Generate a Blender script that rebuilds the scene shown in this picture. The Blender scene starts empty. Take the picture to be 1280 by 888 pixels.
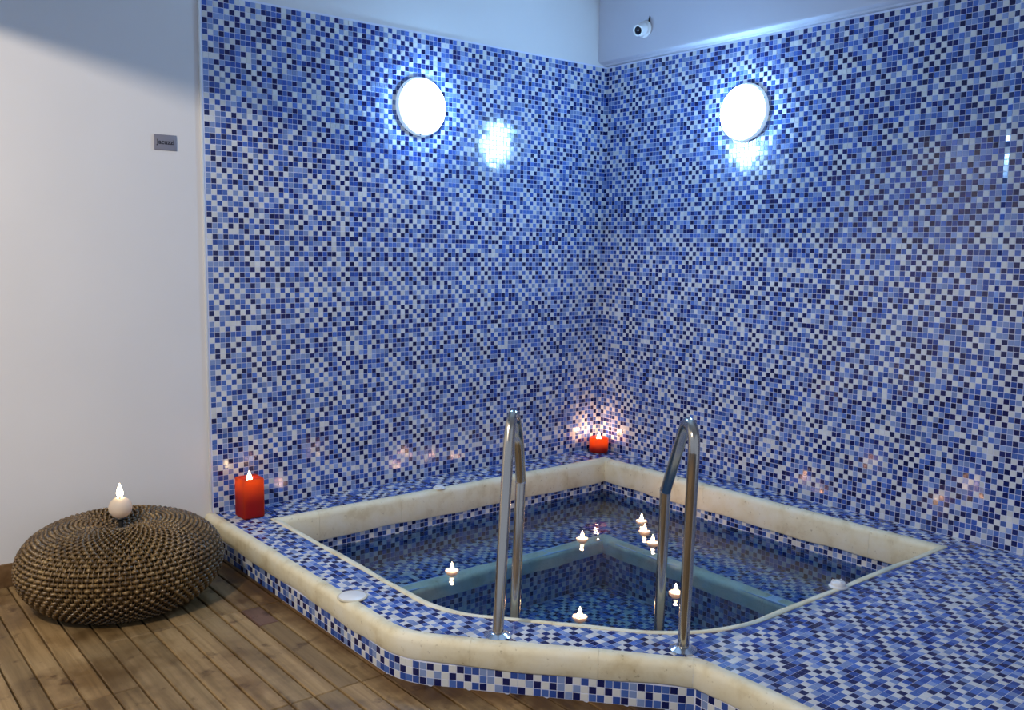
import bpy, bmesh, math, random
import numpy as np
from mathutils import Vector, Matrix
from mathutils.geometry import tessellate_polygon

random.seed(7); rng = np.random.default_rng(7)
sc = bpy.context.scene
COL = sc.collection
PI = math.pi

# ------------------------------------------------------------------ camera
CAM = np.array([-4.2822, -4.3664, 1.3256]); FPX = 1143.17
_y, _p, _r = 0.67929, -0.115505, 0.014027
FW = np.array([math.cos(_p) * math.sin(_y), math.cos(_p) * math.cos(_y), math.sin(_p)])
RT = np.cross(FW, [0, 0, 1]); RT /= np.linalg.norm(RT); UP = np.cross(RT, FW)
RT, UP = math.cos(_r) * RT + math.sin(_r) * UP, -math.sin(_r) * RT + math.cos(_r) * UP
cd = bpy.data.cameras.new('camera'); cam = bpy.data.objects.new('camera', cd); COL.objects.link(cam)
cd.sensor_width = 36; cd.sensor_fit = 'HORIZONTAL'; cd.lens = FPX / 1280 * 36; cd.clip_start = .05
cam.matrix_world = Matrix(((RT[0], UP[0], -FW[0], CAM[0]), (RT[1], UP[1], -FW[1], CAM[1]),
                           (RT[2], UP[2], -FW[2], CAM[2]), (0, 0, 0, 1)))
sc.camera = cam

# ------------------------------------------------------------------ light levels, world, exposure
sc.view_settings.view_transform = 'Standard'; sc.view_settings.look = 'None'
sc.view_settings.gamma = 1; sc.view_settings.use_curve_mapping = False
sc.view_settings.exposure = 0.0
WALL_LAMP = 125.0            # emission of the two wall lamps' diffusers
WALL_LAMP_COL = (.31, .60, 1.0)
PENDANT_W = 222.0           # the warm pendant lamp in the passage beside the camera
PENDANT_COL = (1.0, .865, .70)
AMBIENT = .63
w = bpy.data.worlds.new('world'); sc.world = w; w.use_nodes = True
w.node_tree.nodes['Background'].inputs[0].default_value = (.62, .74, 1.0, 1)
w.node_tree.nodes['Background'].inputs[1].default_value = AMBIENT
sc.cycles.max_bounces = 10; sc.cycles.transparent_max_bounces = 16
sc.cycles.sample_clamp_indirect = 6.0

# ------------------------------------------------------------------ helpers
def wloc(o):
    v = Vector(o.location)
    return v + wloc(o.parent) if o.parent else v
WORLD = {}
def tag(o, label=None, cat=None, group=None, kind=None):
    for k, v in (('label', label), ('category', cat), ('group', group), ('kind', kind)):
        if v: o[k] = v
    return o
def par(o, p):
    """parent while keeping the world position the object was built at"""
    if p is None: return o
    o.parent = p
    o.matrix_parent_inverse = Matrix.Translation(-WORLD.get(p.name, Vector((0, 0, 0))))
    return o
def empty(name, loc):
    o = bpy.data.objects.new(name, None); COL.objects.link(o); o.location = loc; o.empty_display_size = .1
    WORLD[o.name] = Vector(loc)
    return o
def obj(name, me, parent=None, smooth=None):
    o = bpy.data.objects.new(name, me); COL.objects.link(o)
    WORLD[o.name] = Vector((0, 0, 0))
    if smooth is not None:
        me.polygons.foreach_set('use_smooth', [True] * len(me.polygons))
        if smooth < 179: me.set_sharp_from_angle(angle=math.radians(smooth))
    return par(o, parent)
def mesh(name, vs, fs, mats, mi=None):
    me = bpy.data.meshes.new(name); me.from_pydata([tuple(v) for v in vs], [], [tuple(f) for f in fs])
    for m in (mats if isinstance(mats, (list, tuple)) else [mats]): me.materials.append(m)
    if mi is not None: me.polygons.foreach_set('material_index', list(mi))
    me.update(); return me
def quads(name, V, Q, mats, mi=None):
    """fast numpy quad mesh"""
    me = bpy.data.meshes.new(name); V = np.asarray(V, np.float32).reshape(-1, 3); Q = np.asarray(Q, np.int32).reshape(-1, 4)
    me.vertices.add(len(V)); me.vertices.foreach_set('co', V.ravel())
    me.loops.add(Q.size); me.loops.foreach_set('vertex_index', Q.ravel())
    me.polygons.add(len(Q)); me.polygons.foreach_set('loop_start', np.arange(0, Q.size, 4, dtype=np.int32))
    for m in (mats if isinstance(mats, (list, tuple)) else [mats]): me.materials.append(m)
    if mi is not None: me.polygons.foreach_set('material_index', np.asarray(mi, np.int32))
    me.polygons.foreach_set('use_smooth', np.zeros(len(Q), bool))
    me.update(calc_edges=True); me.validate(); return me
def boxv(x0, x1, y0, y1, z0, z1):
    v = [(x, y, z) for z in (z0, z1) for y in (y0, y1) for x in (x0, x1)]
    f = [(0, 2, 3, 1), (4, 5, 7, 6), (0, 1, 5, 4), (2, 6, 7, 3), (0, 4, 6, 2), (1, 3, 7, 5)]
    return v, f
def box(name, b, mat, parent=None, bevel=0):
    v, f = boxv(*b); me = mesh(name, v, f, mat)
    if bevel:
        bm = bmesh.new(); bm.from_mesh(me)
        bmesh.ops.bevel(bm, geom=bm.edges[:], offset=bevel, segments=2, affect='EDGES', profile=.5)
        bm.to_mesh(me); bm.free()
    return obj(name, me, parent, 40 if bevel else None)
def lathe(name, prof, mat, parent=None, seg=32, origin=(0, 0, 0), axis=None, smooth=50):
    """prof: list of (radius, height); revolved about +Z, or about axis"""
    vs, fs = [], []; rings = []
    for r, h in prof:
        if r < 1e-6: rings.append([len(vs)]); vs.append((0, 0, h))
        else:
            rings.append(list(range(len(vs), len(vs) + seg)))
            vs += [(r * math.cos(2 * PI * k / seg), r * math.sin(2 * PI * k / seg), h) for k in range(seg)]
    for a, b in zip(rings, rings[1:]):
        for k in range(seg):
            k2 = (k + 1) % seg
            if len(a) == 1 and len(b) == 1: continue
            if len(a) == 1: fs.append((a[0], b[k2], b[k]))
            elif len(b) == 1: fs.append((a[k], a[k2], b[0]))
            else: fs.append((a[k], a[k2], b[k2], b[k]))
    M = Matrix.Translation(origin)
    if axis is not None: M = M @ Vector((0, 0, 1)).rotation_difference(Vector(axis)).to_matrix().to_4x4()
    me = mesh(name, [M @ Vector(v) for v in vs], fs, mat)
    bm = bmesh.new(); bm.from_mesh(me); bmesh.ops.recalc_face_normals(bm, faces=bm.faces[:]); bm.to_mesh(me); bm.free()
    return obj(name, me, parent, smooth)
def tube(name, pts, r, mat, parent=None, seg=16, cap=True):
    pts = [Vector(p) for p in pts]; vs, fs = [], []
    n = len(pts); up = None
    for i, p in enumerate(pts):
        t = (pts[min(i + 1, n - 1)] - pts[max(i - 1, 0)]).normalized()
        if up is None: up = t.orthogonal().normalized()
        up = (up - t * up.dot(t)).normalized(); s = t.cross(up)
        rr = r[i] if isinstance(r, (list, tuple)) else r
        vs += [p + rr * (math.cos(2 * PI * k / seg) * up + math.sin(2 * PI * k / seg) * s) for k in range(seg)]
    for i in range(n - 1):
        for k in range(seg):
            k2 = (k + 1) % seg
            fs.append((i * seg + k, i * seg + k2, (i + 1) * seg + k2, (i + 1) * seg + k))
    if cap:
        fs.append(tuple(range(seg))[::-1]); fs.append(tuple(range((n - 1) * seg, n * seg)))
    return obj(name, mesh(name, vs, fs, mat), parent, 60)
def in_frame(P, m=0):
    d = P - CAM; z = d @ FW
    u = 640 + FPX * (d @ RT) / z; v = 444 - FPX * (d @ UP) / z
    return (z > 0) & (u > -m) & (u < 1280 + m) & (v > -m) & (v < 888 + m)

# ------------------------------------------------------------------ materials
def nodes(name):
    m = bpy.data.materials.new(name); m.use_nodes = True
    nt = m.node_tree; return m, nt, nt.nodes, nt.links, nt.nodes['Principled BSDF']
def plain(name, col, rough=.5, metal=0, spec=.5, **kw):
    m, nt, N, L, b = nodes(name)
    b.inputs['Base Color'].default_value = (*col, 1); b.inputs['Roughness'].default_value = rough
    b.inputs['Metallic'].default_value = metal; b.inputs['Specular IOR Level'].default_value = spec
    for k, v in kw.items(): b.inputs[k.replace('_', ' ')].default_value = v
    return m
def emis(name, col, s):
    m, nt, N, L, b = nodes(name)
    b.inputs['Base Color'].default_value = (0, 0, 0, 1); b.inputs['Roughness'].default_value = .6
    b.inputs['Emission Color'].default_value = (*col, 1); b.inputs['Emission Strength'].default_value = s
    return m
def noise(N, L, scale, detail=4, rough=.55, coord=None, dim='3D'):
    n = N.new('ShaderNodeTexNoise'); n.noise_dimensions = dim
    n.inputs['Scale'].default_value = scale; n.inputs['Detail'].default_value = detail; n.inputs['Roughness'].default_value = rough
    if coord is not None: L.new(coord, n.inputs['Vector'])
    return n
def ramp(N, L, fac, stops):
    r = N.new('ShaderNodeValToRGB'); e = r.color_ramp.elements
    while len(e) < len(stops): e.new(.5)
    for k, (p, c) in enumerate(stops): e[k].position = p; e[k].color = (*c, 1) if len(c) == 3 else c
    L.new(fac, r.inputs[0]); return r
def mixc(N, L, fac, a, b, mode='MIX'):
    m = N.new('ShaderNodeMix'); m.data_type = 'RGBA'; m.blend_type = mode
    for s, v in ((0, fac), (6, a), (7, b)):
        if isinstance(v, (int, float)): m.inputs[s].default_value = v
        elif isinstance(v, tuple): m.inputs[s].default_value = (*v, 1)
        else: L.new(v, m.inputs[s])
    return m.outputs[2]
def bump(N, L, b, h, strength=.2, dist=.01):
    n = N.new('ShaderNodeBump'); n.inputs['Strength'].default_value = strength; n.inputs['Distance'].default_value = dist
    L.new(h, n.inputs['Height']); L.new(n.outputs[0], b.inputs['Normal']); return n
def geo(N): return N.new('ShaderNodeNewGeometry')

def tile_mat(name, col, var=.25, rough=.11):
    m, nt, N, L, b = nodes(name); g = geo(N)
    lo = tuple(c * (1 - var) for c in col); hi = tuple(min(1, c * (1 + var)) for c in col)
    r = ramp(N, L, g.outputs['Random Per Island'], [(0, lo), (1, hi)])
    L.new(r.outputs[0], b.inputs['Base Color'])
    b.inputs['Roughness'].default_value = rough; b.inputs['Specular IOR Level'].default_value = .55
    return m
TILE = [tile_mat('tile_white', (.66, .67, .66), .10), tile_mat('tile_pale_blue', (.22, .305, .54), .22),
        tile_mat('tile_mid_blue', (.072, .150, .45), .28), tile_mat('tile_royal_blue', (.032, .082, .34), .3),
        tile_mat('tile_navy', (.007, .013, .10), .4)]
PROB = [.30, .19, .20, .11, .20]
GROUT = plain('grout_pale', (.70, .73, .86), .7, 0, .25)

def plaster(name, col):
    m, nt, N, L, b = nodes(name); g = geo(N)
    n = noise(N, L, 2.2, 5, .5, g.outputs['Position'])
    r = ramp(N, L, n.outputs[0], [(.3, tuple(c * .965 for c in col)), (.7, col)])
    L.new(r.outputs[0], b.inputs['Base Color']); b.inputs['Roughness'].default_value = .85; b.inputs['Specular IOR Level'].default_value = .2
    n2 = noise(N, L, 60, 3, .5, g.outputs['Position']); bump(N, L, b, n2.outputs[0], .06, .002)
    return m
PLASTER = plaster('plaster_white', (.74, .73, .72))
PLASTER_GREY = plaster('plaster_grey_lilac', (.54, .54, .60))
WHITE_TRIM = plain('trim_white', (.74, .73, .70), .5)

def stone_mat():
    m, nt, N, L, b = nodes('stone_cream'); g = geo(N)
    n = noise(N, L, 7, 6, .6, g.outputs['Position'])
    c1 = ramp(N, L, n.outputs[0], [(.30, (.62, .52, .31)), (.48, (.78, .71, .50)), (.7, (.83, .79, .63))])
    n2 = noise(N, L, 45, 5, .65, g.outputs['Position'])
    pits = ramp(N, L, n2.outputs[0], [(.27, (.55, .5, .42)), (.38, (1, 1, 1))])
    L.new(mixc(N, L, 1.0, c1.outputs[0], pits.outputs[0], 'MULTIPLY'), b.inputs['Base Color'])
    b.inputs['Roughness'].default_value = .6; b.inputs['Specular IOR Level'].default_value = .35
    bump(N, L, b, n2.outputs[0], .25, .004); return m
STONE = stone_mat()

def wood_mat(name, dark, mid, light, stain=True):
    m, nt, N, L, b = nodes(name); g = geo(N); tc = N.new('ShaderNodeTexCoord'); oi = N.new('ShaderNodeObjectInfo')
    mp = N.new('ShaderNodeMapping'); mp.inputs['Scale'].default_value = (30, 1.6, 30); L.new(tc.outputs['Object'], mp.inputs['Vector'])
    mul = N.new('ShaderNodeMath'); mul.operation = 'MULTIPLY'; mul.inputs[1].default_value = 60; L.new(oi.outputs['Random'], mul.inputs[0])
    n = noise(N, L, 1.0, 6, .62, mp.outputs[0], '4D'); L.new(mul.outputs[0], n.inputs['W']); n.inputs['Distortion'].default_value = .5
    c = ramp(N, L, n.outputs[0], [(.28, dark), (.5, mid), (.75, light)])
    tone = ramp(N, L, oi.outputs['Random'], [(0, (.72, .70, .68)), (.5, (.95, .95, .95)), (1, (1.18, 1.14, 1.10))])
    col = mixc(N, L, 1.0, c.outputs[0], tone.outputs[0], 'MULTIPLY')
    if stain:
        s = noise(N, L, 3.1, 5, .6, g.outputs['Position']); s2 = noise(N, L, 11, 4, .6, g.outputs['Position'])
        f = ramp(N, L, s.outputs[0], [(.38, (.50, .43, .34)), (.55, (1, 1, 1))])
        f2 = ramp(N, L, s2.outputs[0], [(.30, (.45, .38, .33)), (.40, (1, 1, 1))])
        col = mixc(N, L, 1.0, mixc(N, L, 1.0, col, f.outputs[0], 'MULTIPLY'), f2.outputs[0], 'MULTIPLY')
        sx = N.new('ShaderNodeSeparateXYZ'); L.new(g.outputs['Position'], sx.inputs[0])
        def mth(op, a_, b_):
            q = N.new('ShaderNodeMath'); q.operation = op
            for k_, v_ in ((0, a_), (1, b_)):
                if isinstance(v_, (int, float)): q.inputs[k_].default_value = v_
                else: L.new(v_, q.inputs[k_])
            return q.outputs[0]
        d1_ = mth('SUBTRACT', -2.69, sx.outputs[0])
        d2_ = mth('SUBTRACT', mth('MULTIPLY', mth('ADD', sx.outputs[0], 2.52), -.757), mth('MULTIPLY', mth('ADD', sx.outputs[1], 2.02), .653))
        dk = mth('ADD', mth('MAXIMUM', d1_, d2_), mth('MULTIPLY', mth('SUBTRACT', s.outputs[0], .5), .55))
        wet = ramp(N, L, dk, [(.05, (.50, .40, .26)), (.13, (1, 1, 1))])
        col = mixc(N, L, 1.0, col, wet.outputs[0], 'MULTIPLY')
        rr = ramp(N, L, s.outputs[0], [(.35, (.38,) * 3), (.6, (.62,) * 3)]); L.new(rr.outputs[0], b.inputs['Roughness'])
    else: b.inputs['Roughness'].default_value = .5
    L.new(col, b.inputs['Base Color']); b.inputs['Specular IOR Level'].default_value = .35
    bump(N, L, b, n.outputs[0], .25, .003); return m
WOOD = wood_mat('deck_wood', (.130, .080, .030), (.250, .166, .074), (.36, .250, .125))
WOOD_RED = wood_mat('deck_wood_reddish', (.11, .06, .04), (.17, .095, .065), (.22, .13, .09))
SKIRT = wood_mat('skirting_wood', (.13, .07, .03), (.20, .115, .05), (.27, .16, .08), False)
SUBFLOOR = plain('subfloor_dark', (.035, .026, .018), .9)
STEEL = plain('brushed_steel', (.50, .455, .385), .16, 1.0)
CHROME = plain('flange_steel', (.72, .73, .75), .14, 1.0)
BLACK = plain('iron_black', (.02, .018, .016), .45)
PLASTIC = plain('plastic_white', (.78, .78, .77), .35)
DARKGLASS = plain('lens_black', (.01, .012, .02), .08)

# ------------------------------------------------------------------ mosaic tiling
P = .0265; TS = .0242; TH = .0012; TIN = .0004
def make_sheet(n=18, seed=3):
    r = np.random.default_rng(seed); S = -np.ones((n, n), int)
    for i in range(n):
        for j in range(n):
            p = np.array(PROB)
            for a, b_ in ((i - 1, j), (i, j - 1), ((i + 1) % n, j), (i, (j + 1) % n)):
                k = S[a % n, b_ % n]
                if k >= 0: p[k] *= (.06, .55, .5, .5, .12)[k]
            for a, b_ in ((i - 1, j - 1), (i - 1, j + 1)):
                k = S[a % n, b_ % n]
                if k in (0, 4): p[k] *= 1.5
            p /= p.sum(); S[i, j] = r.choice(5, p=p)
    return S
SHEETS = [make_sheet(18, 3), make_sheet(18, 4), make_sheet(18, 9)]
def colour(i, j, which=0):
    s = SHEETS[which]; n = len(s)
    c = s[i % n, j % n]
    if random.random() < .06: c = int(rng.choice(5, p=PROB))
    return int(c)
def tile_local(su=TS, sv=TS):
    a, b_ = su / 2, sv / 2; i = TIN
    return np.array([(-a, -b_, 0), (a, -b_, 0), (a, b_, 0), (-a, b_, 0),
                     (-a + i, -b_ + i, TH), (a - i, -b_ + i, TH), (a - i, b_ - i, TH), (-a + i, b_ - i, TH)])
TQ = np.array([(4, 5, 6, 7), (0, 1, 5, 4), (1, 2, 6, 5), (2, 3, 7, 6), (3, 0, 4, 7)])
TILE_MESH = {}
def one_tile_mesh(c, su, sv):
    k = (c, round(su, 4), round(sv, 4))
    if k not in TILE_MESH:
        TILE_MESH[k] = quads('mosaic_tile', tile_local(su, sv), TQ, TILE[c])
    return TILE_MESH[k]
def lay(tiles, parent, singles, name='mosaic_tile', tilt=.0060):
    """tiles: list of (centre, u, v, n, colour, su, sv). The `singles` tiles that show largest become objects, the rest one joined part"""
    if not tiles: return
    C = np.array([t[0] for t in tiles], float); Nn = np.array([t[3] for t in tiles], float)
    d = C - CAM; dist = np.linalg.norm(d, axis=1)
    area = -np.einsum('ij,ij->i', d, Nn) / dist ** 3
    area[~in_frame(C, 0)] = -1
    order = np.argsort(-area); single = set(int(k) for k in order[:singles] if area[k] > 0)
    V, mi = [], []
    for k, (c, u, v, n, col, su, sv) in enumerate(tiles):
        a, b_ = random.gauss(0, tilt), random.gauss(0, tilt)
        u = np.array(u, float); v = np.array(v, float); n = np.array(n, float)
        u2 = u + a * n; v2 = v + b_ * n; n2 = n - a * u - b_ * v; c = np.array(c, float)
        if k in single:
            o = bpy.data.objects.new(name, one_tile_mesh(col, su, sv)); COL.objects.link(o)
            o.matrix_basis = Matrix(((u2[0], v2[0], n2[0], c[0]), (u2[1], v2[1], n2[1], c[1]), (u2[2], v2[2], n2[2], c[2]), (0, 0, 0, 1)))
            par(o, parent)
        else:
            l = tile_local(su, sv); V.append(c + l[:, :1] * u2 + l[:, 1:2] * v2 + l[:, 2:] * n2); mi.append(col)
    if V:
        Q = (TQ[None] + 8 * np.arange(len(V))[:, None, None]).reshape(-1, 4)
        me = quads(name + 's', np.concatenate(V), Q, TILE, np.repeat(mi, 5))
        o = obj(name + '_field', me, parent); o['kind'] = 'stuff'

# ------------------------------------------------------------------ levels
ZF = -.165                     # timber floor; z = 0 is the mosaic deck
H = 2.5                        # top of the mosaic
XE = -2.658                    # where the mosaic meets the white plaster
CEIL = 3.35

# ------------------------------------------------------------------ floor, walls, ceiling
FLOOR_OUT = [(-6.6, 0), (-6.6, -6.6), (-1.99, -6.6), (-1.99, -2.62), (-2.05, -2.62), (-2.66, -1.86), (-2.66, 0)]
_n = len(FLOOR_OUT)
floor = obj('floor', mesh('floor', [(x, y, ZF - .022) for x, y in FLOOR_OUT] + [(x, y, ZF - .12) for x, y in FLOOR_OUT],
    [tuple(range(_n)), tuple(range(_n, 2 * _n))[::-1]] + [(k, _n + k, _n + (k + 1) % _n, (k + 1) % _n) for k in range(_n)], SUBFLOOR)); tag(floor, kind='structure')
wall_back = box('wall_back', (-6.6, 0.2, .0, .2, ZF - .12, CEIL), PLASTER); tag(wall_back, kind='structure')
wall_right = box('wall_right', (.012, .2, -6.6, 0, ZF - .12, CEIL), PLASTER); tag(wall_right, kind='structure')
ceiling = box('ceiling', (-6.6, .2, -6.6, .2, CEIL, CEIL + .1), PLASTER); tag(ceiling, kind='structure')

# back wall mosaic: a grout bed on the plaster and the tiles on it
T0 = -.0022
bed = box('mosaic_bed', (XE, 0, -.004, .002, -.02, H), GROUT, wall_back)
tiles = []
nc, nr = int(abs(XE) / P), int(H / P) + 1
for i in range(nc + 1):
    for j in range(nr):
        x = -P / 2 - i * P; z = P / 2 + j * P; su = sv = TS
        if x - P / 2 < XE: continue
        if z + TS / 2 > H: sv = TS - (z + TS / 2 - H); z = H - sv / 2
        if sv < .008: continue
        tiles.append(((x, -.004, z), (1, 0, 0), (0, 0, 1), (0, -1, 0), colour(i, j, 0), su, sv))
lay(tiles, bed, 300)

# right wall mosaic: flat, then one column turned slightly, then flat again, slightly proud
YS = -95 * P; A25 = math.radians(18.4)
xs = -.0 ; dxs, dys = P * math.sin(A25), P * math.cos(A25)
XP = -dxs
rb = mesh('mosaic_bed', [(-.004, 0, -.02), (-.004, YS, -.02), (XP - .004, YS - dys, -.02), (XP - .004, -4.7, -.02),
                         (-.004, 0, H), (-.004, YS, H), (XP - .004, YS - dys, H), (XP - .004, -4.7, H),
                         (.012, 0, -.02), (.012, -4.7, -.02), (.012, 0, H), (.012, -4.7, H)],
          [(1, 0, 4, 5), (2, 1, 5, 6), (3, 2, 6, 7), (4, 10, 11, 7, 6, 5), (3, 7, 11, 9), (0, 8, 10, 4)], GROUT)
rbed = obj('mosaic_bed', rb, wall_right)
tiles = []
for i in range(95 + 80):
    for j in range(nr):
        z = P / 2 + j * P; sv = TS
        if z + TS / 2 > H: sv = TS - (z + TS / 2 - H); z = H - sv / 2
        if sv < .008: continue
        c = colour(i, j, 1)
        if i < 95: y, x, u, n = -P / 2 - i * P, -.004, (0, -1, 0), (-1, 0, 0)
        elif i == 95:
            y, x = YS - dys / 2, -.004 - dxs / 2
            t = A25 + random.gauss(0, .05)
            u, n = (-math.sin(t), -math.cos(t), 0), (-math.cos(t), math.sin(t), 0)
        else: y, x, u, n = YS - dys - (i - 96) * P - P / 2, XP - .004, (0, -1, 0), (-1, 0, 0)
        tiles.append(((x, y, z), u, (0, 0, 1), n, c, TS, sv))
lay(tiles, rbed, 300)

# plaster upstand above the right-hand mosaic, overhanging it a little, with a moulded lower edge
def prism_y(name, prof, y0, y1, mat, parent=None, smooth=35):
    n = len(prof); vs = [(x, y0, z) for x, z in prof] + [(x, y1, z) for x, z in prof]
    fs = [(k, (k + 1) % n, n + (k + 1) % n, n + k) for k in range(n)] + [tuple(range(n))[::-1], tuple(range(n, 2 * n))]
    me = mesh(name, vs, fs, mat); bm = bmesh.new(); bm.from_mesh(me); bmesh.ops.recalc_face_normals(bm, faces=bm.faces[:]); bm.to_mesh(me); bm.free()
    return obj(name, me, parent, smooth)
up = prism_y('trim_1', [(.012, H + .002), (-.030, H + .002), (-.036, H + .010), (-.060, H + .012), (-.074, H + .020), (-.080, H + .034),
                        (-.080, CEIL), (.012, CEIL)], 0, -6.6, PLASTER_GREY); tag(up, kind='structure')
edge = box('trim_2', (XE - .011, XE, -.010, .0, -.0, CEIL), WHITE_TRIM, bevel=.002); tag(edge, kind='structure')
sk = box('baseboard_back', (-6.6, -2.70, -.016, 0, ZF - .02, -.066), SKIRT, bevel=.003); tag(sk, kind='structure')
# unseen beam added beside the camera: it cuts the pendant's light off the upper walls
beam = box('shadow_beam', (-4.2, -4.0, -6.6, 0, 2.346, CEIL), PLASTER); tag(beam, kind='structure')

# ------------------------------------------------------------------ plan of the pool
def fillet(pts, rad, closed=True):
    out = []; n = len(pts)
    for k in range(n):
        p = Vector(pts[k])
        if rad[k] <= 0 or (not closed and k in (0, n - 1)): out.append(p); continue
        a = (Vector(pts[k - 1]) - p).normalized(); b_ = (Vector(pts[(k + 1) % n]) - p).normalized()
        th = a.angle(b_); T = rad[k] / math.tan(th / 2); c = p + (a + b_).normalized() * (rad[k] / math.sin(th / 2))
        s, e = p + a * T - c, p + b_ * T - c; tot = s.angle_signed(e); m = max(6, int(abs(tot) * rad[k] / .03))
        for q in range(m + 1):
            t = -tot * q / m
            out.append(c + Vector((s.x * math.cos(t) - s.y * math.sin(t), s.x * math.sin(t) + s.y * math.cos(t))))
    return out
def offset(path, d, closed):
    """offset to the left of travel by d (mitred)"""
    n = len(path); out = []
    for k in range(n):
        a = path[k] - path[k - 1] if (closed or k > 0) else path[1] - path[0]
        b_ = path[(k + 1) % n] - path[k] if (closed or k < n - 1) else path[-1] - path[-2]
        na = Vector((-a.y, a.x)).normalized(); nb = Vector((-b_.y, b_.x)).normalized()
        m = (na + nb); m = m / max(.2, 1 + na.dot(nb)); out.append(path[k] + m * d)
    return out
def densify(path, step, closed):
    out = []; n = len(path)
    for k in range(n if closed else n - 1):
        a, b_ = path[k], path[(k + 1) % n]; m = max(1, int(round((b_ - a).length / step)))
        out += [a.lerp(b_, q / m) for q in range(m)]
    if not closed: out.append(path[-1])
    return out
# inner edge of the deck tiling (pool opening), travelled so that the pool lies on the left hand (anticlockwise)
INNER = fillet([(-2.465, -.257), (-2.465, -1.711), (-1.844, -2.475), (-.185, -2.475), (-.185, -.257)], [0, .42, .62, 0, 0])
# outer edge of the deck tiling, from the back wall to beyond the frame; the floor lies on the right hand
OUTER = fillet([(-2.645, 0), (-2.645, -1.78), (-1.99, -2.539), (-1.99, -4.7)], [0, .30, .07, 0], False)
def inside(poly, x, y):
    c = False; n = len(poly)
    for k in range(n):
        a, b_ = poly[k], poly[k - 1]
        if (a.y > y) != (b_.y > y) and x < (b_.x - a.x) * (y - a.y) / (b_.y - a.y) + a.x: c = not c
    return c
def pathdist(path, x, y, closed):
    p = Vector((x, y)); best = 9
    for k in range(len(path) if closed else len(path) - 1):
        a, b_ = path[k], path[(k + 1) % len(path)]; ab = b_ - a
        t = max(0, min(1, (p - a).dot(ab) / ab.length_squared)); best = min(best, (p - a - t * ab).length)
    return best
DECKPOLY = [Vector((0, 0))] + OUTER + [Vector((0, -4.7))]

pool = empty('plunge_pool', (-1.3, -1.4, ZF))
tag(pool, 'raised corner plunge pool clad in blue and white mosaic with rounded cream stone edges', 'pool')

# deck slab (grout level) with the opening, its top only; the kerb face below the outer stones
ZG = -.0022
face_path = offset(OUTER, -.042, False)
def face_with_hole(name, outer, hole, z, mat, parent):
    tri = tessellate_polygon([[Vector((p.x, p.y, 0)) for p in outer], [Vector((p.x, p.y, 0)) for p in hole]])
    pts = list(outer) + list(hole)
    me = mesh(name, [(p.x, p.y, z) for p in pts], tri, mat)
    bm = bmesh.new(); bm.from_mesh(me); bmesh.ops.recalc_face_normals(bm, faces=bm.faces[:])
    if bm.faces[0].normal.z < 0: bmesh.ops.reverse_faces(bm, faces=bm.faces[:])
    bm.to_mesh(me); bm.free(); return obj(name, me, parent)
deck = face_with_hole('deck', [Vector((0, 0))] + offset(OUTER, -.02, False) + [Vector((0, -4.7))], offset(INNER, .008, True), ZG, GROUT, pool)
tiles = []
for i in range(int(2.75 / P) + 1):
    for j in range(int(4.7 / P)):
        x, y = -P / 2 - i * P, -P / 2 - j * P
        ins = inside(DECKPOLY, x, y); hole = inside(INNER, x, y)
        if ins and not hole: ok = True
        else: ok = min(pathdist(OUTER, x, y, False), pathdist(INNER, x, y, True)) < .013
        if ok: tiles.append(((x, y, ZG), (1, 0, 0), (0, 1, 0), (0, 0, 1), colour(i, j, 2), TS, TS))
lay(tiles, deck, 300, 'deck_tile', .003)

# coping stones: a rounded section swept along the edge, cut into stones
def coping(path, side, closed, prof, joints, name, parent):
    """prof: (offset, z) around the section. joints: arc lengths where one stone ends and the next begins"""
    path = densify(path, .06, closed)
    if closed: path = path + [path[0]]
    base = path[:-1] if closed else path
    offs = [offset(base, side * o, closed) for o, _ in prof]
    if closed: offs = [o + [o[0]] for o in offs]
    s = [0.0]
    for a, b_ in zip(path, path[1:]): s.append(s[-1] + (b_ - a).length)
    cuts = [0] + [min(range(len(s)), key=lambda k: abs(s[k] - j)) for j in joints] + [len(s) - 1]
    for a, b_ in zip(cuts, cuts[1:]):
        if b_ <= a: continue
        vs, fs = [], []; m = len(prof)
        for k in range(a, b_ + 1):
            t = (path[min(k + 1, len(path) - 1)] - path[max(k - 1, 0)]).normalized()
            sh = t * (.0004 if k == a else -.0004 if k == b_ else 0)
            for q, (o, z) in enumerate(prof):
                pt = offs[q][k] + sh; nrm = (offs[-3][k] - offs[0][k]).normalized()
                low = z < -.05 or name == 'bench_nosing'
                if q > 3: pt = pt + nrm * (.0022 * math.sin(9.1 * s[k] + 1.3) + .0014 * math.sin(23 * s[k]))
                vs.append((pt.x, pt.y, z + (.0035 * math.sin(7.3 * s[k] + .7) + .002 * math.sin(19 * s[k] + 2) if low and q else .0010 * math.sin(11 * s[k]) if q > 1 else 0)))
        for k in range(b_ - a):
            for q in range(m):
                q2 = (q + 1) % m; fs.append((k * m + q, k * m + q2, (k + 1) * m + q2, (k + 1) * m + q))
        fs.append(tuple(range(m))); fs.append(tuple(range((b_ - a) * m, (b_ - a + 1) * m))[::-1])
        me = mesh(name, vs, fs, STONE); bm = bmesh.new(); bm.from_mesh(me)
        bmesh.ops.recalc_face_normals(bm, faces=bm.faces[:]); bm.to_mesh(me); bm.free()
        obj(name, me, parent, 50)
def bull(wd, r, zb, back=.0, zt=.0035):
    pr = [(back, -.03), (back, zt - .002), (back + .003, zt)]
    for k in range(7):
        a = PI / 2 * k / 6; pr.append((wd - r + r * math.sin(a), zt - r + r * math.cos(a)))
    pr += [(wd, zb + .006), (wd - .006, zb), (back, zb)]
    return pr
coping(INNER, 1, True, bull(.044, .030, -.145), [.5, 1.0, 1.46, 1.95, 2.45, 2.9, 3.4, 3.9, 4.38, 4.9, 5.4, 5.95, 6.6, 7.2, 7.8, 8.3], 'coping_stone', pool)
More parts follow.
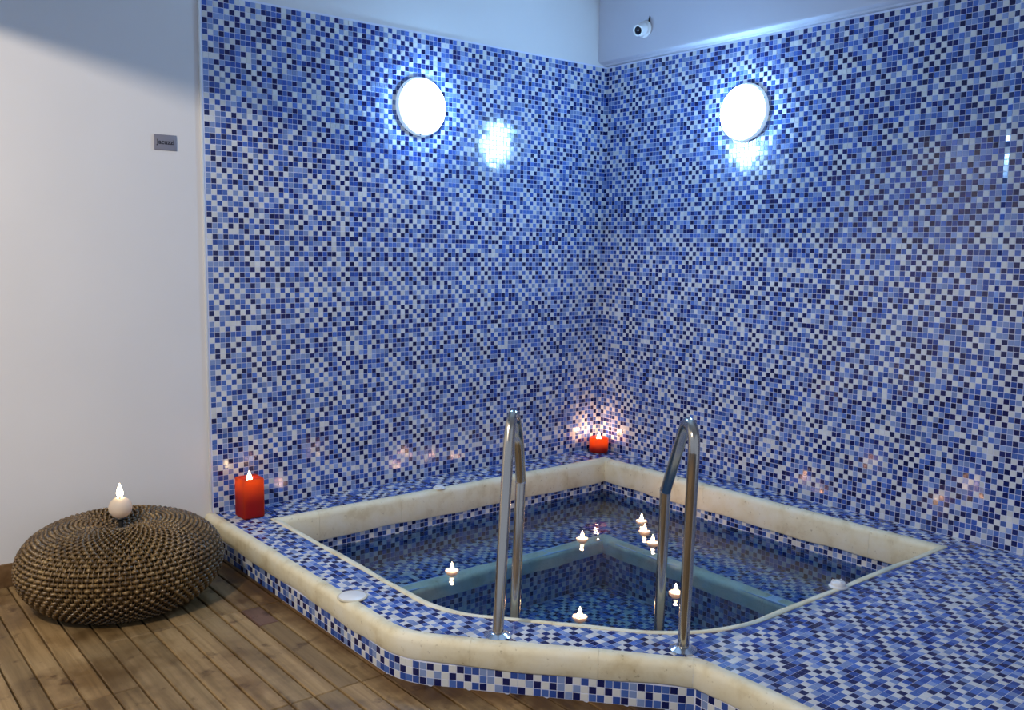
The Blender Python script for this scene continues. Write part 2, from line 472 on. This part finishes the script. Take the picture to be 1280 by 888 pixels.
coping(OUTER, -1, False, bull(.048, .026, -.085), [.55, 1.12, 1.62, 2.02, 2.45, 2.72, 3.3, 3.9], 'kerb_stone', pool)

# kerb face: grout wall and three rows of tiles
def wall_strip(name, path, closed, z0, z1, mat, parent):
    n = len(path); vs = [(p.x, p.y, z0) for p in path] + [(p.x, p.y, z1) for p in path]
    fs = [(k, (k + 1) % n, n + (k + 1) % n, n + k) for k in range(n if closed else n - 1)]
    return obj(name, mesh(name, vs, fs, mat), parent)
def tiles_on_path(path, closed, ztop, rows, nside, which, zmin=-9):
    """rows of tiles along a plan line; nside +1: faces left of travel"""
    pts = path + ([path[0]] if closed else []); out = []; col = 0; carry = 0.0
    for a, b_ in zip(pts, pts[1:]):
        pass
    s = [0.0]
    for a, b_ in zip(pts, pts[1:]): s.append(s[-1] + (b_ - a).length)
    n = int(s[-1] / P); seg = 0
    for c in range(n):
        t = (c + .5) * P
        while s[seg + 1] < t: seg += 1
        a, b_ = pts[seg], pts[seg + 1]; d = (b_ - a).normalized(); p = a + d * (t - s[seg])
        nrm = Vector((-d.y, d.x)) * nside
        for r in range(rows):
            z = ztop - (r + .5) * P; sv = TS
            if z - TS / 2 < zmin:
                sv = (z + TS / 2) - zmin - .001; z = zmin + .001 + sv / 2
            if sv < .006: continue
            u = (d.x, d.y, 0) if nside < 0 else (-d.x, -d.y, 0)
            out.append(((p.x, p.y, z), u, (0, 0, 1), (nrm.x, nrm.y, 0), colour(c, r, which), TS, sv))
    return out
kface = offset(OUTER, -.041, False)
kerb = wall_strip('kerb', kface, False, ZF - .004, -.07, GROUT, pool)
lay(tiles_on_path(kface, False, -.0855, 4, -1, 0, ZF - .004), kerb, 300, 'kerb_tile', .004)

# basin: tiled walls, L-shaped bench with stone nosing, tiled floor
ZW, ZB, ZFL = -.205, -.350, -.62
bpath = offset(INNER, .012, True)
basin = wall_strip('basin', bpath, True, ZFL, -.03, GROUT, pool)
lay(tiles_on_path(bpath, True, -.146, 18, 1, 1, ZFL), basin, 200, 'basin_tile', .004)
bx0, bx1, by0, by1 = min(p.x for p in bpath), max(p.x for p in bpath), min(p.y for p in bpath), max(p.y for p in bpath)
def fill_face(name, poly, z, mat, parent):
    return obj(name, mesh(name, [(p[0], p[1], z) for p in poly], [tuple(range(len(poly)))], mat), parent)
bfloor = fill_face('basin_floor', [(p.x, p.y) for p in offset(bpath, -.01, True)], ZFL, GROUT, pool)
XB, YB = -.545, -.625          # where the bench tiling stops and its stone nosing begins
bench_v = [(bx0, by1, ZB), (bx0, YB - .07, ZB), (XB - .07, YB - .07, ZB), (XB - .07, by0, ZB), (bx1, by0, ZB), (bx1, by1, ZB)]
nb = len(bench_v)
bench = obj('bench', mesh('bench', bench_v + [(x, y, ZFL - .01) for x, y, z in bench_v],
            [tuple(range(nb))] + [(k, nb + k, nb + (k + 1) % nb, (k + 1) % nb) for k in range(nb)], GROUT), pool)
tiles = []
bpoly = bpath
for i in range(int(2.5 / P)):
    for j in range(int(2.5 / P)):
        x, y = bx1 - P / 2 - i * P, by1 - P / 2 - j * P
        if not inside(bpoly, x, y): continue
        if x > XB or y > YB: tiles.append(((x, y, ZB), (1, 0, 0), (0, 1, 0), (0, 0, 1), colour(i, j, 0), TS, TS))
lay(tiles, bench, 100, 'bench_tile', .003)
tiles = []
for i in range(int(2.5 / P)):
    for j in range(int(2.5 / P)):
        x, y = XB - .07 - P / 2 - i * P, YB - .07 - P / 2 - j * P
        if inside(bpoly, x, y): tiles.append(((x, y, ZFL), (1, 0, 0), (0, 1, 0), (0, 0, 1), colour(i, j, 2), TS, TS))
lay(tiles, bfloor, 100, 'basin_floor_tile', .003)
lay([((XB - .07, YB - .07 - (i + .5) * P, ZB - .078 - (r + .5) * P), (0, 1, 0), (0, 0, 1), (-1, 0, 0), colour(i, r, 1), TS, TS)
     for i in range(66) for r in range(7)] +
    [((XB - .07 - (i + .5) * P, YB - .07, ZB - .078 - (r + .5) * P), (1, 0, 0), (0, 0, 1), (0, -1, 0), colour(i, r, 0), TS, TS)
     for i in range(68) for r in range(7)], bench, 0, 'bench_face_tile', .003)
coping([Vector((bx0, YB)), Vector((XB, YB)), Vector((XB, by0))], -1, False,
       [(0, ZB - .02), (0, ZB + .003), (.003, ZB + .005), (.055, ZB + .005), (.068, ZB + .001), (.078, ZB - .010), (.080, ZB - .022), (.080, ZB - .074), (.0, ZB - .074)],
       [.62, 1.22, bx0 * -1 + XB, bx0 * -1 + XB + .62, bx0 * -1 + XB + 1.2], 'bench_nosing', bench)

# water
def water_mat():
    m, nt, N, L, b = nodes('water'); N.remove(b); out = N['Material Output']; g = geo(N)
    tr = N.new('ShaderNodeBsdfTransparent'); gl = N.new('ShaderNodeBsdfGlossy'); gl.inputs['Roughness'].default_value = .015
    tr.inputs[0].default_value = (.97, .99, 1, 1)
    fr = N.new('ShaderNodeFresnel'); mx = N.new('ShaderNodeMixShader')
    fr.inputs[0].default_value = 1.33
    n = noise(N, L, 9, 3, .5, g.outputs['Position']); bp = N.new('ShaderNodeBump'); bp.inputs['Strength'].default_value = .30; bp.inputs['Distance'].default_value = .012
    L.new(n.outputs[0], bp.inputs['Height']); L.new(bp.outputs[0], gl.inputs['Normal']); L.new(bp.outputs[0], fr.inputs['Normal'])
    L.new(fr.outputs[0], mx.inputs[0]); L.new(tr.outputs[0], mx.inputs[1]); L.new(gl.outputs[0], mx.inputs[2]); L.new(mx.outputs[0], out.inputs['Surface'])
    va = N.new('ShaderNodeVolumeAbsorption'); va.inputs['Color'].default_value = (.12, .70, .78, 1); va.inputs['Density'].default_value = .75
    L.new(va.outputs[0], out.inputs['Volume']); return m
wp = offset(bpath, -.006, True); n = len(wp)
wm = mesh('pool_water', [(p.x, p.y, ZW) for p in wp] + [(p.x, p.y, ZFL - .02) for p in wp],
          [tuple(range(n)), tuple(range(n, 2 * n))[::-1]] + [(k, n + k, n + (k + 1) % n, (k + 1) % n) for k in range(n)], water_mat())
water = obj('pool_water', wm); tag(water, 'clear blue-green water filling the mosaic plunge pool', 'water', kind='stuff')

# ------------------------------------------------------------------ timber floor: planks laid towards the back wall
PW = .0872
def plank_mesh(L, wdt, mat):
    v, f = boxv(-wdt / 2, wdt / 2, -L / 2, L / 2, -.022, 0); me = mesh('plank', v, f, mat)
    bm = bmesh.new(); bm.from_mesh(me); bmesh.ops.bevel(bm, geom=[e for e in bm.edges if all(q.co.z > -.001 for q in e.verts)], offset=.003, segments=1, affect='EDGES')
    bm.to_mesh(me); bm.free(); return me
PM = {}
def plank(x, y0, y1, mat=WOOD):
    L = round(abs(y1 - y0) - .004, 4); k = (L, mat.name)
    if k not in PM: PM[k] = plank_mesh(L, PW - .0065, mat)
    o = bpy.data.objects.new('plank', PM[k]); COL.objects.link(o); o.location = (x, (y0 + y1) / 2, ZF + random.uniform(-.0012, .0008)); o.parent = floor
for k in range(-8, 27):
    x = -2.70 - (k + .5) * PW
    cuts = [-.018, -.87, -1.71, -2.55, -3.39, -4.23, -5.07]
    if k in (8, 9, 10, 11): cuts = [-.018, -1.29, -2.55, -3.39, -4.23, -5.07]
    if k == 1: cuts = [-.018, -.87, -1.06, -1.71, -2.55, -3.39, -4.23, -5.07]
    if k < -1:                                  # these start under the slanting kerb
        y0 = round(-1.78 - 1.16 * (x - PW / 2 + 2.645), 3)
        cuts = [y0] + [c for c in cuts if c < y0 - .05]
    for a, b_ in zip(cuts, cuts[1:]):
        plank(x, a, b_, WOOD_RED if (k == 1 and a == -.87) else WOOD)

# ------------------------------------------------------------------ wall lamps
DIFF = emis('lamp_diffuser', WALL_LAMP_COL, WALL_LAMP)
LAMP_RIM = plain('lamp_rim', (.75, .78, .82), .3, 0, .5, Emission_Color=(.50, .74, 1, 1), Emission_Strength=.55)
def wall_lamp(c, n, label):
    n = Vector(n); o = empty('wall_lamp', c); tag(o, label, 'lamp', 'round wall lamps on the mosaic')
    lathe('backplate', [(0, .0), (.150, .0), (.158, .004), (.160, .014), (.156, .024), (.150, .030), (.146, .030), (0, .028)], LAMP_RIM, o, 48, c, n)
    lathe('diffuser', [(.1465, .026), (.146, .036), (.135, .052), (.108, .066), (.07, .076), (.035, .081), (0, .082)], DIFF, o, 48, c, n, 180)
    t = n.cross(Vector((0, 0, 1))).normalized(); u = Vector((0, 0, 1))
    for a in (35, 155, 275):
        p = Vector(c) + n * .027 + .153 * (math.cos(math.radians(a)) * t + math.sin(math.radians(a)) * u)
        lathe('screw', [(0, .004), (.004, .0035), (.005, 0)], CHROME, o, 10, p, n)
wall_lamp((-1.441, -.0065, 2.098), (0, -1, 0), 'round glowing wall lamp on the mosaic wall that adjoins the white plaster')
wall_lamp((-.0065, -1.113, 2.098), (-1, 0, 0), 'round glowing wall lamp on the mosaic wall below the security camera')

# pendant lamp in the passage beside the camera (outside the picture)
pl = empty('pendant_lamp', (-5.0, -2.4, 2.50)); tag(pl, 'white globe pendant lamp hanging in the passage beside the beam', 'lamp')
tube('cord', [(-5.0, -2.4, CEIL), (-5.0, -2.4, 2.66)], .004, BLACK, pl, 8)
lathe('fitting', [(0, 2.70), (.03, 2.70), (.045, 2.65), (.045, 2.635), (0, 2.635)], PLASTIC, pl, 24, (-5.0, -2.4, 0))
ld = bpy.data.lights.new('pendant_bulb', 'POINT'); ld.energy = PENDANT_W; ld.color = PENDANT_COL; ld.shadow_soft_size = .045
lo = bpy.data.objects.new('bulb', ld); COL.objects.link(lo); lo.location = (-5.0, -2.4, 2.527); par(lo, pl)

# ------------------------------------------------------------------ security camera
cc = Vector((-.080, -.405, 2.655)); o = empty('security_camera', cc); tag(o, 'small white eyeball security camera on the plaster above the mosaic', 'camera')
lathe('base', [(0, 0), (.050, 0), (.052, .006), (.050, .016), (.042, .022), (0, .022)], PLASTIC, o, 32, cc, (-1, 0, 0))
ax = Vector((-.86, -.22, -.34)).normalized(); bc = cc + Vector((-.030, 0, 0))
lathe('eyeball', [(.0, -.040)] + [(.040 * math.cos(a), .040 * math.sin(a)) for a in np.linspace(-1.3, .45, 12)] + [(.034, .024), (.034, .054), (.031, .058), (.0255, .058), (.0245, .050), (0, .050)], PLASTIC, o, 32, bc, ax)
lathe('lens', [(.0245, .0505), (.020, .052), (.010, .055), (0, .056)], DARKGLASS, o, 24, bc, ax)
tube('cable', [cc + Vector((-.002, -.03, .04)), cc + Vector((-.008, -.034, .055)), cc + Vector((.004, -.03, .075))], .005, BLACK, o, 8)

# ------------------------------------------------------------------ sign
so = empty('wall_sign', (-2.833, 0, 1.757)); tag(so, 'small grey metal sign plate with dark lettering on the white wall', 'sign')
SIGNMETAL = plain('sign_metal', (.28, .27, .31), .35, .4)
box('plate', (-2.884, -2.782, -.006, 0, 1.757, 1.827), SIGNMETAL, so, .0012)
tc = bpy.data.curves.new('lettering', 'FONT'); tc.body = 'Jacuzzi'; tc.size = .030; tc.align_x = 'CENTER'; tc.align_y = 'CENTER'; tc.extrude = .0006; tc.offset = .0006
tc.materials.append(plain('lettering_dark', (.02, .02, .035), .5))
to = bpy.data.objects.new('lettering_curve', tc); COL.objects.link(to); to.location = (-2.833, -.0066, 1.793); to.rotation_euler = (PI / 2, 0, 0)
bpy.context.view_layer.update()
tm = bpy.data.meshes.new_from_object(to.evaluated_get(bpy.context.evaluated_depsgraph_get())); tm.transform(to.matrix_world)
bpy.data.objects.remove(to); par(obj('lettering', tm), so)

# ------------------------------------------------------------------ handrails
def catmull(pts, per=8):
    pts = [Vector(p) for p in pts]; out = []
    for k in range(len(pts) - 1):
        p0, p1, p2, p3 = pts[max(k - 1, 0)], pts[k], pts[k + 1], pts[min(k + 2, len(pts) - 1)]
        for q in range(per):
            t = q / per
            out.append(.5 * ((2 * p1) + (p2 - p0) * t + (2 * p0 - 5 * p1 + 4 * p2 - p3) * t * t + (3 * p1 - p0 - 3 * p2 + p3) * t ** 3))
    return out + [pts[-1]]
def handrail(base, ang, front, loop, elbow, low, label):
    B = Vector((base[0], base[1], 0)); d = Vector((math.cos(math.radians(ang)), math.sin(math.radians(ang)), 0))
    W = lambda s, z: B + d * s + Vector((0, 0, z))
    o = empty('handrail', B); tag(o, label, 'handrail', 'steel pool handrails')
    R = .0195
    pts = [W(0, -.01)] + [W(front[0] * k / 6, front[1] * k / 6) for k in range(1, 7)]
    lp = catmull([W(*front)] + [W(*p) for p in loop] + [W(*elbow)], 6)
    tube('front_rail', pts + lp[1:], R, STEEL, o, 20)
    e = W(*elbow); tube('rear_leg', [e + (e - W(*low)).normalized() * .012, e, W(*low), W(low[0], -.60)], R, STEEL, o, 20)
    lathe('elbow_weld', [(0, -.004), (R + .0006, -.004), (R + .0012, 0), (R + .0006, .004), (0, .004)], CHROME, o, 20, e, (e - W(*low)).normalized())
    lathe('flange', [(0, .014), (R + .004, .014), (R + .010, .012), (.040, .006), (.047, .003), (.047, .0), (0, 0)], CHROME, o, 32, B + Vector((0, 0, .001)))
    return o
handrail((-2.413, -1.994), 38, (.128, .650), [(.150, .705), (.170, .727), (.198, .738), (.228, .720), (.253, .681), (.291, .615)], (.334, .459), (.262, -.04),
         'curved stainless steel pool handrail standing nearer the square red candle')
handrail((-1.985, -2.455), 56, (-.040, .680), [(-.036, .722), (-.020, .750), (.012, .765), (.045, .762), (.073, .744), (.155, .643)], (.297, .464), (.324, -.07),
         'curved stainless steel pool handrail standing by the broad mosaic deck')

# ------------------------------------------------------------------ white fittings on the coping
d1 = empty('deck_cover', (-2.640, -1.386, .003)); tag(d1, 'large flat round white cover set in mosaic and kerb stone', 'cover')
lathe('ring', [(.050, 0), (.058, 0), (.058, .003), (.055, .0055), (.050, .005)], plain('ring_ivory', (.62, .55, .40), .5), d1, 40, (-2.640, -1.386, .001))
lathe('lid', [(0, 0), (.052, 0), (.052, .004), (.049, .006), (0, .0065)], PLASTIC, d1, 40, (-2.640, -1.386, .001))
d2 = empty('air_valve', (-1.478, -.268, .003)); tag(d2, 'small flat white valve cap on coping below the back mosaic wall', 'valve')
lathe('base_ring', [(0, 0), (.034, 0), (.035, .004), (.030, .008), (0, .008)], PLASTIC, d2, 32, (-1.478, -.268, .002))
lathe('cap', [(.024, .007), (.024, .012), (.020, .015), (0, .016)], PLASTIC, d2, 32, (-1.478, -.268, .002))
d3 = empty('jet_control', (-1.046, -2.452, .003)); tag(d3, 'raised white jet control on the rim beside the broad deck', 'control')
lathe('base_ring', [(0, 0), (.036, 0), (.037, .005), (.032, .009), (0, .009)], PLASTIC, d3, 32, (-1.046, -2.452, .002))
lathe('cap', [(.028, .008), (.029, .016), (.026, .022), (.016, .025), (0, .025)], PLASTIC, d3, 32, (-1.046, -2.452, .002))
for a in range(3):
    t = a * 2 * PI / 3; c = Vector((-1.046, -2.452, .028)); dv = Vector((math.cos(t), math.sin(t), 0))
    tube('grip', [c, c + dv * .024], .0035, PLASTIC, d3, 8)

# ------------------------------------------------------------------ candles
FLAME = emis('flame', (1.0, .70, .36), 22)
WICK = plain('wick', (.02, .015, .01), .9)
def wax(name, col, trans, tw=.5, rough=.45):
    m, nt, N, L, b = nodes(name); out = N['Material Output']
    b.inputs['Base Color'].default_value = (*col, 1); b.inputs['Roughness'].default_value = rough
    t = N.new('ShaderNodeBsdfTranslucent'); t.inputs[0].default_value = (*trans, 1)
    mx = N.new('ShaderNodeMixShader'); mx.inputs[0].default_value = tw
    L.new(b.outputs[0], mx.inputs[1]); L.new(t.outputs[0], mx.inputs[2]); L.new(mx.outputs[0], out.inputs['Surface']); return m
WAX_RED = wax('wax_red', (.26, .002, .008), (.98, .34, .025), .55)
WAX_CORE = plain('wax_core', (.50, .003, .012), .6)
WAX_WHITE = wax('wax_white', (.80, .72, .60), (.9, .7, .5), .35)
def flame(parent, p, h, watts, lift=.45):
    p = Vector(p)
    prof = [(0, 0), (.10, .03), (.17, .09), (.215, .17), (.23, .26), (.22, .36), (.19, .48), (.145, .62), (.095, .76), (.045, .89), (.018, .96), (0, 1)]
    tube('wick', [p - Vector((0, 0, h * .18)), p + Vector((0, 0, h * .18))], h * .035, WICK, parent, 6)
    lathe('flame', [(r * h, z * h) for r, z in prof], FLAME, parent, 14, p, None, 180)
    l = bpy.data.lights.new('candle_light', 'POINT'); l.energy = watts; l.color = (1, .52, .30); l.shadow_soft_size = h * .2
    lo = bpy.data.objects.new('flame_light', l); COL.objects.link(lo); lo.location = p + Vector((0, 0, h * lift)); par(lo, parent)

# square pillar candle: thin-walled block of wax with a burnt-down well
o = empty('pillar_candle', (-2.523, -.150, 0)); tag(o, 'lit square red pillar candle standing beside the white wall', 'candle')
cx, cy, a, hh, wl = -2.523, -.150, .054, .196, .045
def ringsq(c, half, z, r):
    pts = []
    for qx, qy, a0 in ((1, 1, 0), (-1, 1, 90), (-1, -1, 180), (1, -1, 270)):
        for k in range(4):
            t = math.radians(a0 + 30 * k); pts.append((c[0] + qx * (half - r) + r * math.cos(t), c[1] + qy * (half - r) + r * math.sin(t), z))
    return pts
def ringround(c, rad, z):
    return [(c[0] + rad * math.cos(t), c[1] + rad * math.sin(t), z) for t in [math.radians(x) for qa in (0, 90, 180, 270) for x in (qa + 12, qa + 34, qa + 56, qa + 78)]]
def loft(name, rings, mat, parent, smooth=40):
    m = len(rings[0]); vs = [v for r in rings for v in r]
    fs = [(i * m + k, i * m + (k + 1) % m, (i + 1) * m + (k + 1) % m, (i + 1) * m + k) for i in range(len(rings) - 1) for k in range(m)]
    fs += [tuple(range(m))[::-1], tuple(range((len(rings) - 1) * m, len(rings) * m))]
    return obj(name, mesh(name, vs, fs, mat), parent, smooth)
c = (cx, cy)
loft('wax_body', [ringsq(c, a - .004, .0005, .004), ringsq(c, a, .005, .006), ringsq(c, a, hh * .5, .006), ringsq(c, a, hh - .008, .006), ringsq(c, a - .003, hh - .001, .008),
                  ringsq(c, a - .010, hh, .012), ringround(c, .040, hh - .006), ringround(c, .036, hh - wl * .6), ringround(c, .026, hh - wl)], WAX_RED, o)
loft('wax_core', [ringsq(c, a - .005, .004, .006), ringsq(c, a - .006, .085, .006), ringsq(c, a - .013, .112, .010), ringsq(c, a - .034, hh - wl - .012, .010)], WAX_CORE, o)
flame(o, (cx, cy, hh - wl + .012), .066, 15.0, .25)
# low round candle in the corner
o = empty('round_candle', (-.100, -.112, 0)); tag(o, 'low round red candle burning in the corner of the mosaic walls', 'candle')
lathe('wax_body', [(0, .0005), (.054, .0005), (.060, .005), (.0625, .02), (.0625, .085), (.059, .097), (.052, .100), (.046, .094), (.040, .072), (.026, .060), (0, .058)], WAX_RED, o, 40, (-.100, -.112, 0))
lathe('wax_core', [(0, .004), (.0585, .004), (.0580, .040), (.050, .050), (.024, .056), (0, .055)], WAX_CORE, o, 32, (-.100, -.112, 0))
flame(o, (-.100, -.112, .070), .066, 5.0, .68)

# floating candles on the pool
float_spots = [
    (-1.862, -.939, 'floating lit candle over the bench edge, closest to the square red candle'),
    (-1.028, -.951, 'floating lit candle beyond the handrails, beside the red reflection of the corner candle'),
    (-.537, -.917, 'floating lit candle in the row of three, the one nearest the corner'),
    (-.666, -1.061, 'floating lit candle in the middle of the row of three'),
    (-.775, -1.220, 'floating lit candle in the row of three, the one farthest from the corner'),
    (-1.218, -1.764, 'floating lit candle beside the handrail by the broad deck'),
    (-1.749, -1.704, 'floating lit candle between the two handrails, next to the pool rim')]
for x, y, lab in float_spots:
    o = empty('floating_candle', (x, y, ZW)); tag(o, lab, 'candle', 'floating candles on the pool water')
    lathe('wax_body', [(0, -.016), (.012, -.015), (.024, -.006), (.031, .004), (.033, .010), (.031, .013), (.022, .012), (.016, .008), (0, .007)], WAX_WHITE, o, 24, (x, y, ZW))
    flame(o, (x, y, ZW + .012), .043, .8, .8)

# ------------------------------------------------------------------ rattan pouf
RC = (-3.212, -.452)
o = empty('rattan_pouf', (RC[0], RC[1], ZF)); tag(o, 'round low woven rattan pouf on the timber floor by the white wall', 'pouf')
def rattan(name, lo, mid, hi):
    m, nt, N, L, b = nodes(name); g = geo(N)
    n = noise(N, L, 60, 4, .6, g.outputs['Position']); n2 = noise(N, L, 5, 3, .5, g.outputs['Position'])
    c = ramp(N, L, n.outputs[0], [(.33, lo), (.5, mid), (.66, hi)])
    t = ramp(N, L, n2.outputs[0], [(.35, (.75, .72, .70)), (.65, (1.1, 1.1, 1.05))])
    L.new(mixc(N, L, 1.0, c.outputs[0], t.outputs[0], 'MULTIPLY'), b.inputs['Base Color'])
    b.inputs['Roughness'].default_value = .33; b.inputs['Specular IOR Level'].default_value = .6; return m
RATTAN = rattan('rattan', (.050, .028, .010), (.140, .083, .029), (.31, .205, .085))
RATTAN_DARK = plain('rattan_inside', (.022, .012, .006), .8)
RM, HP = .398, .330
def prof_pt(t):
    """profile of the pouf from the foot (t=0) over the side to the dimple on top (t=1)"""
    K = [(.0, .235, .0), (.07, .285, .012), (.16, .345, .055), (.28, .388, .115), (.38, .398, .170), (.48, .385, .225), (.58, .345, .275),
         (.68, .285, .310), (.78, .215, .328), (.87, .145, .330), (.94, .075, .318), (1.0, .012, .300)]
    for (a, r0, z0), (b_, r1, z1) in zip(K, K[1:]):
        if t <= b_ + 1e-9:
            i = K.index((a, r0, z0)); pm = K[max(i - 1, 0)]; pn = K[min(i + 2, len(K) - 1)]; s = (t - a) / (b_ - a)
            def cr(p0, p1, p2, p3): return .5 * (2 * p1 + (p2 - p0) * s + (2 * p0 - 5 * p1 + 4 * p2 - p3) * s * s + (3 * p1 - p0 - 3 * p2 + p3) * s ** 3)
            return max(.004, cr(pm[1], r0, r1, pn[1])), max(0., cr(pm[2], z0, z1, pn[2]))
    return K[-1][1:]
fine = [prof_pt(t) for t in np.linspace(0, 1, 400)]
arc = np.concatenate([[0], np.cumsum(np.hypot(np.diff([p[0] for p in fine]), np.diff([p[1] for p in fine])))])
def at_arc(s):
    k = min(max(np.searchsorted(arc, s) - 1, 0), 397); f = (s - arc[k]) / (arc[k + 1] - arc[k])
    r = fine[k][0] * (1 - f) + fine[k + 1][0] * f; z = fine[k][1] * (1 - f) + fine[k + 1][1] * f
    dr, dz = fine[k + 1][0] - fine[k][0], fine[k + 1][1] - fine[k][1]; l = math.hypot(dr, dz) or 1
    return r, z, dz / l, -dr / l            # point and outward normal (in the r,z plane)
NR = 64; V, Q = [], []; base = 0; ROW = .0185; rows = int(arc[-1] / ROW)
for j in range(rows):
    r, z, nr_, nz = at_arc((j + .5) * ROW)
    nrib = NR if r > .17 else NR // 2 if r > .085 else NR // 4
    amp = .0068 * min(1, r / .10); M = max(32, nrib * 8)
    th = np.arange(M) * 2 * PI / M + random.uniform(-.003, .003)
    wv = np.cos(nrib * th + PI * (j % 2)); off = amp * np.sign(wv) * np.abs(wv) ** .6 + .0008
    ring = []
    tr, tz = -nz, nr_
    hw, ht = .0088 * random.uniform(.92, 1.06), .0042
    for (dn, dt) in ((ht, 0), (.3 * ht, hw), (-ht, 0), (.3 * ht, -hw)):
        R_ = r + nr_ * (off + dn) + tr * dt; Z_ = z + nz * (off + dn) + tz * dt
        ring.append(np.stack([R_ * np.cos(th), R_ * np.sin(th), Z_], 1))
    V.append(np.concatenate(ring)); k = np.arange(M); k2 = (k + 1) % M
    for q in range(4):
        q2 = (q + 1) % 4; Q.append(base + np.stack([q * M + k, q * M + k2, q2 * M + k2, q2 * M + k], 1))
    base += 4 * M
V = np.concatenate(V) + np.array([RC[0], RC[1], ZF + .003])
ow = obj('weave', quads('weave', V, np.concatenate(Q), RATTAN), o, 180); ow['kind'] = 'stuff'
V, Q = [], []; base = 0; S = 60
for k in range(2 * NR):
    t = k * PI / NR; send = arc[-1] * (.985 if k % 8 == 0 else .90 if k % 4 == 0 else .80 if k % 2 == 0 else .70)
    c_, s_ = math.cos(t), math.sin(t)
    for i in range(S):
        r, z, nr_, nz = at_arc(send * i / (S - 1)); w_ = .0034
        for dn, dw in ((.0036, 0), (-.0015, w_), (-.0015, -w_)):
            R_ = r + nr_ * dn; V.append((R_ * c_ - dw * s_, R_ * s_ + dw * c_, z + nz * dn))
    for i in range(S - 1):
        for q in range(3): Q.append((base + i * 3 + q, base + i * 3 + (q + 1) % 3, base + (i + 1) * 3 + (q + 1) % 3, base + (i + 1) * 3 + q))
    base += 3 * S
ob = obj('ribs', quads('ribs', np.array(V) + np.array([RC[0], RC[1], ZF + .003]), Q, RATTAN), o, 180); ob['kind'] = 'stuff'
lathe('core', [(0, .006)] + [(max(.001, p[0] - .006), max(.006, p[1] - .005)) for p in fine[::16]] + [(0, .294)], RATTAN_DARK, o, 64, (RC[0], RC[1], ZF))
# ball candle on its holder
bz = ZF + .306
o = empty('ball_candle', (RC[0], RC[1], bz)); tag(o, 'round white ball candle on a black holder on the rattan pouf', 'candle')
lathe('holder', [(0, 0), (.030, .0), (.030, .003), (.010, .007), (.0085, .034), (.020, .040), (.026, .046), (.024, .050), (0, .046)], BLACK, o, 28, (RC[0], RC[1], bz))
lathe('wax_body', [(.0, .044)] + [(.047 * math.cos(a_), .089 + .045 * math.sin(a_)) for a_ in np.linspace(-1.25, 1.2, 14)] + [(.012, .128), (0, .126)], WAX_WHITE, o, 32, (RC[0], RC[1], bz))
flame(o, (RC[0], RC[1], bz + .134), .060, .8)
